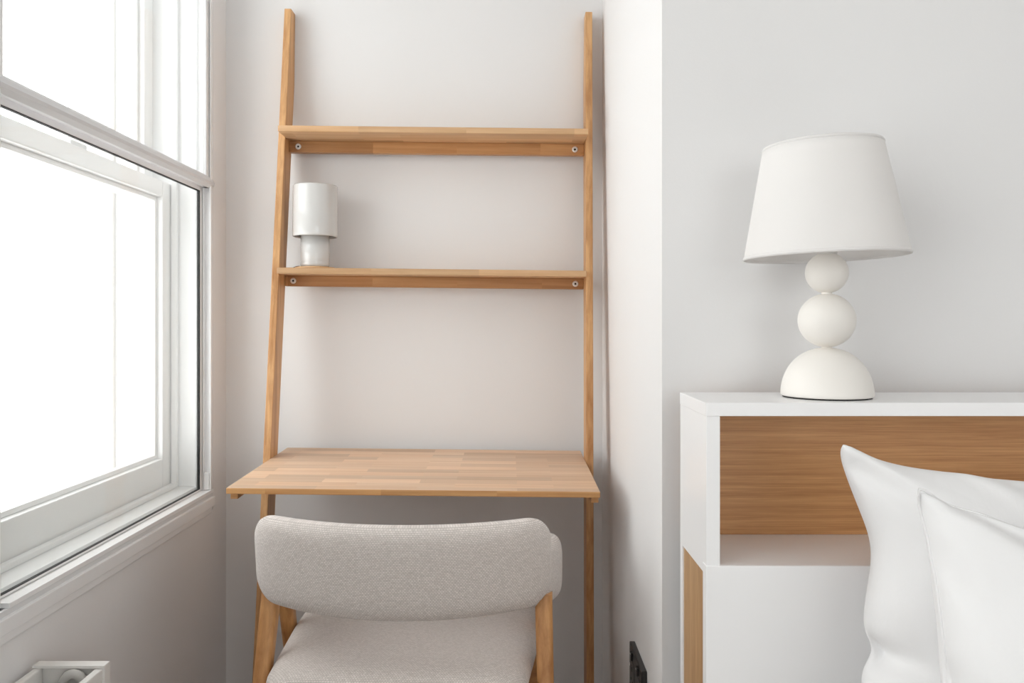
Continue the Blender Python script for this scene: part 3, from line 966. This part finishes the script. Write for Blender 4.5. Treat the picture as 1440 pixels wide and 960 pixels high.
# ------------------------------------------------------------------ pillows: two sewn sheets inflated with a small cloth solver
def pillow_mesh(name, W, H, nx, nz, seed, iters=110, press=0.00004, flange=0.0, slack=0.0):
    rng = np.random.RandomState(seed)
    gx, gz = np.meshgrid(np.linspace(-W / 2, W / 2, nx + 1), np.linspace(-H / 2, H / 2, nz + 1), indexing='ij')
    n1 = (nx + 1) * (nz + 1)
    front = np.arange(n1).reshape(nx + 1, nz + 1)
    back = np.full((nx + 1, nz + 1), -1)
    back[0, :] = front[0, :]; back[-1, :] = front[-1, :]; back[:, 0] = front[:, 0]; back[:, -1] = front[:, -1]
    inner = np.arange((nx - 1) * (nz - 1)).reshape(nx - 1, nz - 1) + n1
    back[1:-1, 1:-1] = inner
    tot = n1 + inner.size
    P = np.zeros((tot, 3))
    P[front.ravel(), 0] = gx.ravel(); P[front.ravel(), 2] = gz.ravel()
    P[inner.ravel(), 0] = gx[1:-1, 1:-1].ravel(); P[inner.ravel(), 2] = gz[1:-1, 1:-1].ravel()
    bump = 0.02 * np.cos(gx / W * PI) * np.cos(gz / H * PI)
    P[front.ravel(), 1] = -bump.ravel()
    P[inner.ravel(), 1] = bump[1:-1, 1:-1].ravel()
    P += rng.normal(0, 0.0012, P.shape)
    dx, dz = W / nx, H / nz
    dd = math.hypot(dx, dz)
    sets = []
    for G in (front, back):
        for par in (0, 1):
            sets.append((G[par:-1:2, :].ravel(), G[par + 1::2, :].ravel()[:G[par:-1:2, :].size], dx, 1.0))
            sets.append((G[:, par:-1:2].ravel(), G[:, par + 1::2].ravel()[:G[:, par:-1:2].size], dz, 1.0))
            A = G[par:-1:2, :-1]; Bq = G[par + 1::2, 1:][:A.shape[0]]
            sets.append((A.ravel(), Bq.ravel(), dd, 0.25))
            A = G[par:-1:2, 1:]; Bq = G[par + 1::2, :-1][:A.shape[0]]
            sets.append((A.ravel(), Bq.ravel(), dd, 0.25))
    fixed = []
    for i, j, r, k in sets:                       # even/odd sets have no shared vertices along their own direction
        fixed.append((i, j, r * (1 + slack), k))
    quads = np.concatenate([
        np.stack([front[:-1, :-1], front[1:, :-1], front[1:, 1:], front[:-1, 1:]], -1).reshape(-1, 4),
        np.stack([back[:-1, :-1], back[:-1, 1:], back[1:, 1:], back[1:, :-1]], -1).reshape(-1, 4)])
    Vel = np.zeros_like(P)
    for it in range(iters):
        a = P[quads[:, 2]] - P[quads[:, 0]]
        b = P[quads[:, 3]] - P[quads[:, 1]]
        nrm = np.cross(a, b)
        F = np.zeros_like(P)
        for ax in range(3):
            F[:, ax] = np.bincount(quads.T.ravel(), np.tile(nrm[:, ax], 4), tot)
        F /= (dx * dz * 4)
        Vel *= 0.90
        Vel += F * press
        Q = P + Vel
        for rep in range(3):
            for i, j, r, k in fixed:
                d = Q[j] - Q[i]
                L = np.linalg.norm(d, axis=1) + 1e-9
                w = np.where(L > r, k, k * 0.35) * 0.5
                cor = d * (w * (L - r) / L)[:, None]
                Q[i] += cor
                Q[j] -= cor
        Vel = Q - P
        sp = np.linalg.norm(Vel, axis=1, keepdims=True)
        Vel *= np.minimum(1.0, 0.006 / (sp + 1e-9))
        P = P + Vel
    P -= P.mean(axis=0)
    return P, quads, front, back

def make_pillow(name, label, W, H, seed, corner, tilt, yaw, roll, thick=1.0, creases=(), pulls=(), group=None):
    nx, nz = 92, 64
    P, quads, front, back = pillow_mesh(name, W, H, nx, nz, seed)
    P = P.copy()
    P[:, 1] *= thick
    gu, gv = np.meshgrid(np.linspace(0, 1, nx + 1), np.linspace(0, 1, nz + 1), indexing='ij')
    pu, pv = gu.ravel() * W, gv.ravel() * H
    fi = front.ravel()
    for (u0, v0, u1, v1, wd, amp) in creases:        # folds pulled into the cloth
        a0 = np.array((u0 * W, v0 * H)); a1 = np.array((u1 * W, v1 * H))
        dv = a1 - a0; LL = dv @ dv
        t = np.clip(((pu - a0[0]) * dv[0] + (pv - a0[1]) * dv[1]) / LL, 0, 1)
        dist = np.hypot(pu - a0[0] - t * dv[0], pv - a0[1] - t * dv[1])
        g = np.exp(-(dist / wd) ** 2) * (1 - 0.85 * t)
        P[fi, 1] -= amp * g
        if amp < 0 and u0 <= 0.001:                  # a fold running off the open side pulls the edge in
            P[fi, 0] += -amp * 1.1 * g * np.exp(-pu / 0.05)
    xl = P[:, 0].min()
    for (v0, wd, amp) in pulls:                      # the side edge drawn in or pushed out
        P[:, 0] += amp * np.exp(-(((P[:, 2] / H + 0.5) - v0) / wd) ** 2) * np.exp(-(P[:, 0] - xl) / 0.09)
    from mathutils import noise as mn
    for i in range(len(P)):
        p = P[i]
        f = mn.noise(Vector((p[0] * 7 + seed, p[1] * 4, p[2] * 7))) + 0.5 * mn.noise(Vector((p[0] * 19 + seed, p[1] * 9, p[2] * 15)))
        P[i, 1] += 0.005 * f
        P[i, 0] += 0.004 * mn.noise(Vector((p[2] * 11 + seed * 3, 0, p[0] * 3)))
        P[i, 2] += 0.004 * mn.noise(Vector((p[0] * 9 + seed * 5, 4, p[2] * 3)))
    faces = [tuple(q) for q in quads.tolist()]
    me = bpy.data.meshes.new(name)
    R = Matrix.Rotation(yaw, 3, 'Z') @ Matrix.Rotation(tilt, 3, 'X') @ Matrix.Rotation(roll, 3, 'Y')
    Rn = np.array(R)
    Q = P @ Rn.T
    c = Q[front[0, -1]]                             # upper corner on the window side
    Q = Q + (np.array(corner) - c)
    low = Q[:, 2].min()
    # settle on the mattress: press everything below its top up into a soft foot
    zf = MZ + 0.001
    d = Q[:, 2] - zf
    Q[:, 2] = np.where(d < 0.05, zf + 0.05 * np.exp(np.clip((d - 0.05) / 0.05, -8, 0)), Q[:, 2])
    org = Q.mean(axis=0); org[2] = zf
    me.from_pydata((Q - org).tolist(), [], faces)
    me.update()
    root = empty(name, tuple(org))
    tag(root, label, 'pillow', group)
    o = link('pillowcase', me, M['cotton'], root, smooth=True)
    bm = bmesh.new(); bm.from_mesh(me); bmesh.ops.recalc_face_normals(bm, faces=bm.faces[:]); bm.to_mesh(me); bm.free()
    sm = o.modifiers.new('smooth', 'SUBSURF'); sm.levels = 1; sm.render_levels = 1
    # piped edge seam round the pillowcase
    loop = list(front[0, :]) + list(front[1:, -1]) + list(front[-1, ::-1][1:]) + list(front[::-1, 0][1:-1])
    pts = [tuple(Q[i] - org) for i in loop]
    pts.append(pts[0])
    return root, o, pts

rear, rear_case, rear_pts = make_pillow('bed_pillow', 'white cotton pillow propped directly against the headboard niche', 0.74, 0.52, 3,
            (0.437, 1.074, 0.915), math.radians(-15), math.radians(0), math.radians(4), 0.85,
            [(0.0, 1.0, 0.17, 0.85, 0.013, 0.016), (0.03, 0.93, 0.16, 0.79, 0.012, -0.010), (0.0, 0.50, 0.14, 0.46, 0.013, -0.020),
             (0.0, 0.44, 0.10, 0.42, 0.022, 0.010), (0.22, 0.97, 0.34, 0.80, 0.014, 0.010), (0.28, 0.97, 0.42, 0.78, 0.013, -0.009), (0.02, 0.62, 0.12, 0.58, 0.02, 0.008)],
            [(0.74, 0.12, 0.020), (0.50, 0.035, 0.016), (0.42, 0.06, -0.006)])
front_p, front_case, front_pts = make_pillow('bed_pillow', 'white cotton pillow leaning on the rear pillow, farther from the headboard', 0.74, 0.52, 11,
            (0.452, 0.900, 0.888), math.radians(-16), math.radians(0), math.radians(8.5), 0.85,
            [(0.0, 1.0, 0.24, 0.80, 0.014, 0.013), (0.06, 0.97, 0.34, 0.83, 0.014, -0.010), (0.02, 0.86, 0.12, 0.70, 0.016, -0.008),
             (0.10, 0.99, 0.40, 0.84, 0.018, 0.012), (0.0, 0.62, 0.10, 0.60, 0.018, -0.008)],
            [(0.35, 0.40, 0.020)])
tube('edge_seam', front_pts, 0.0018, M['cotton'], front_p, 8)
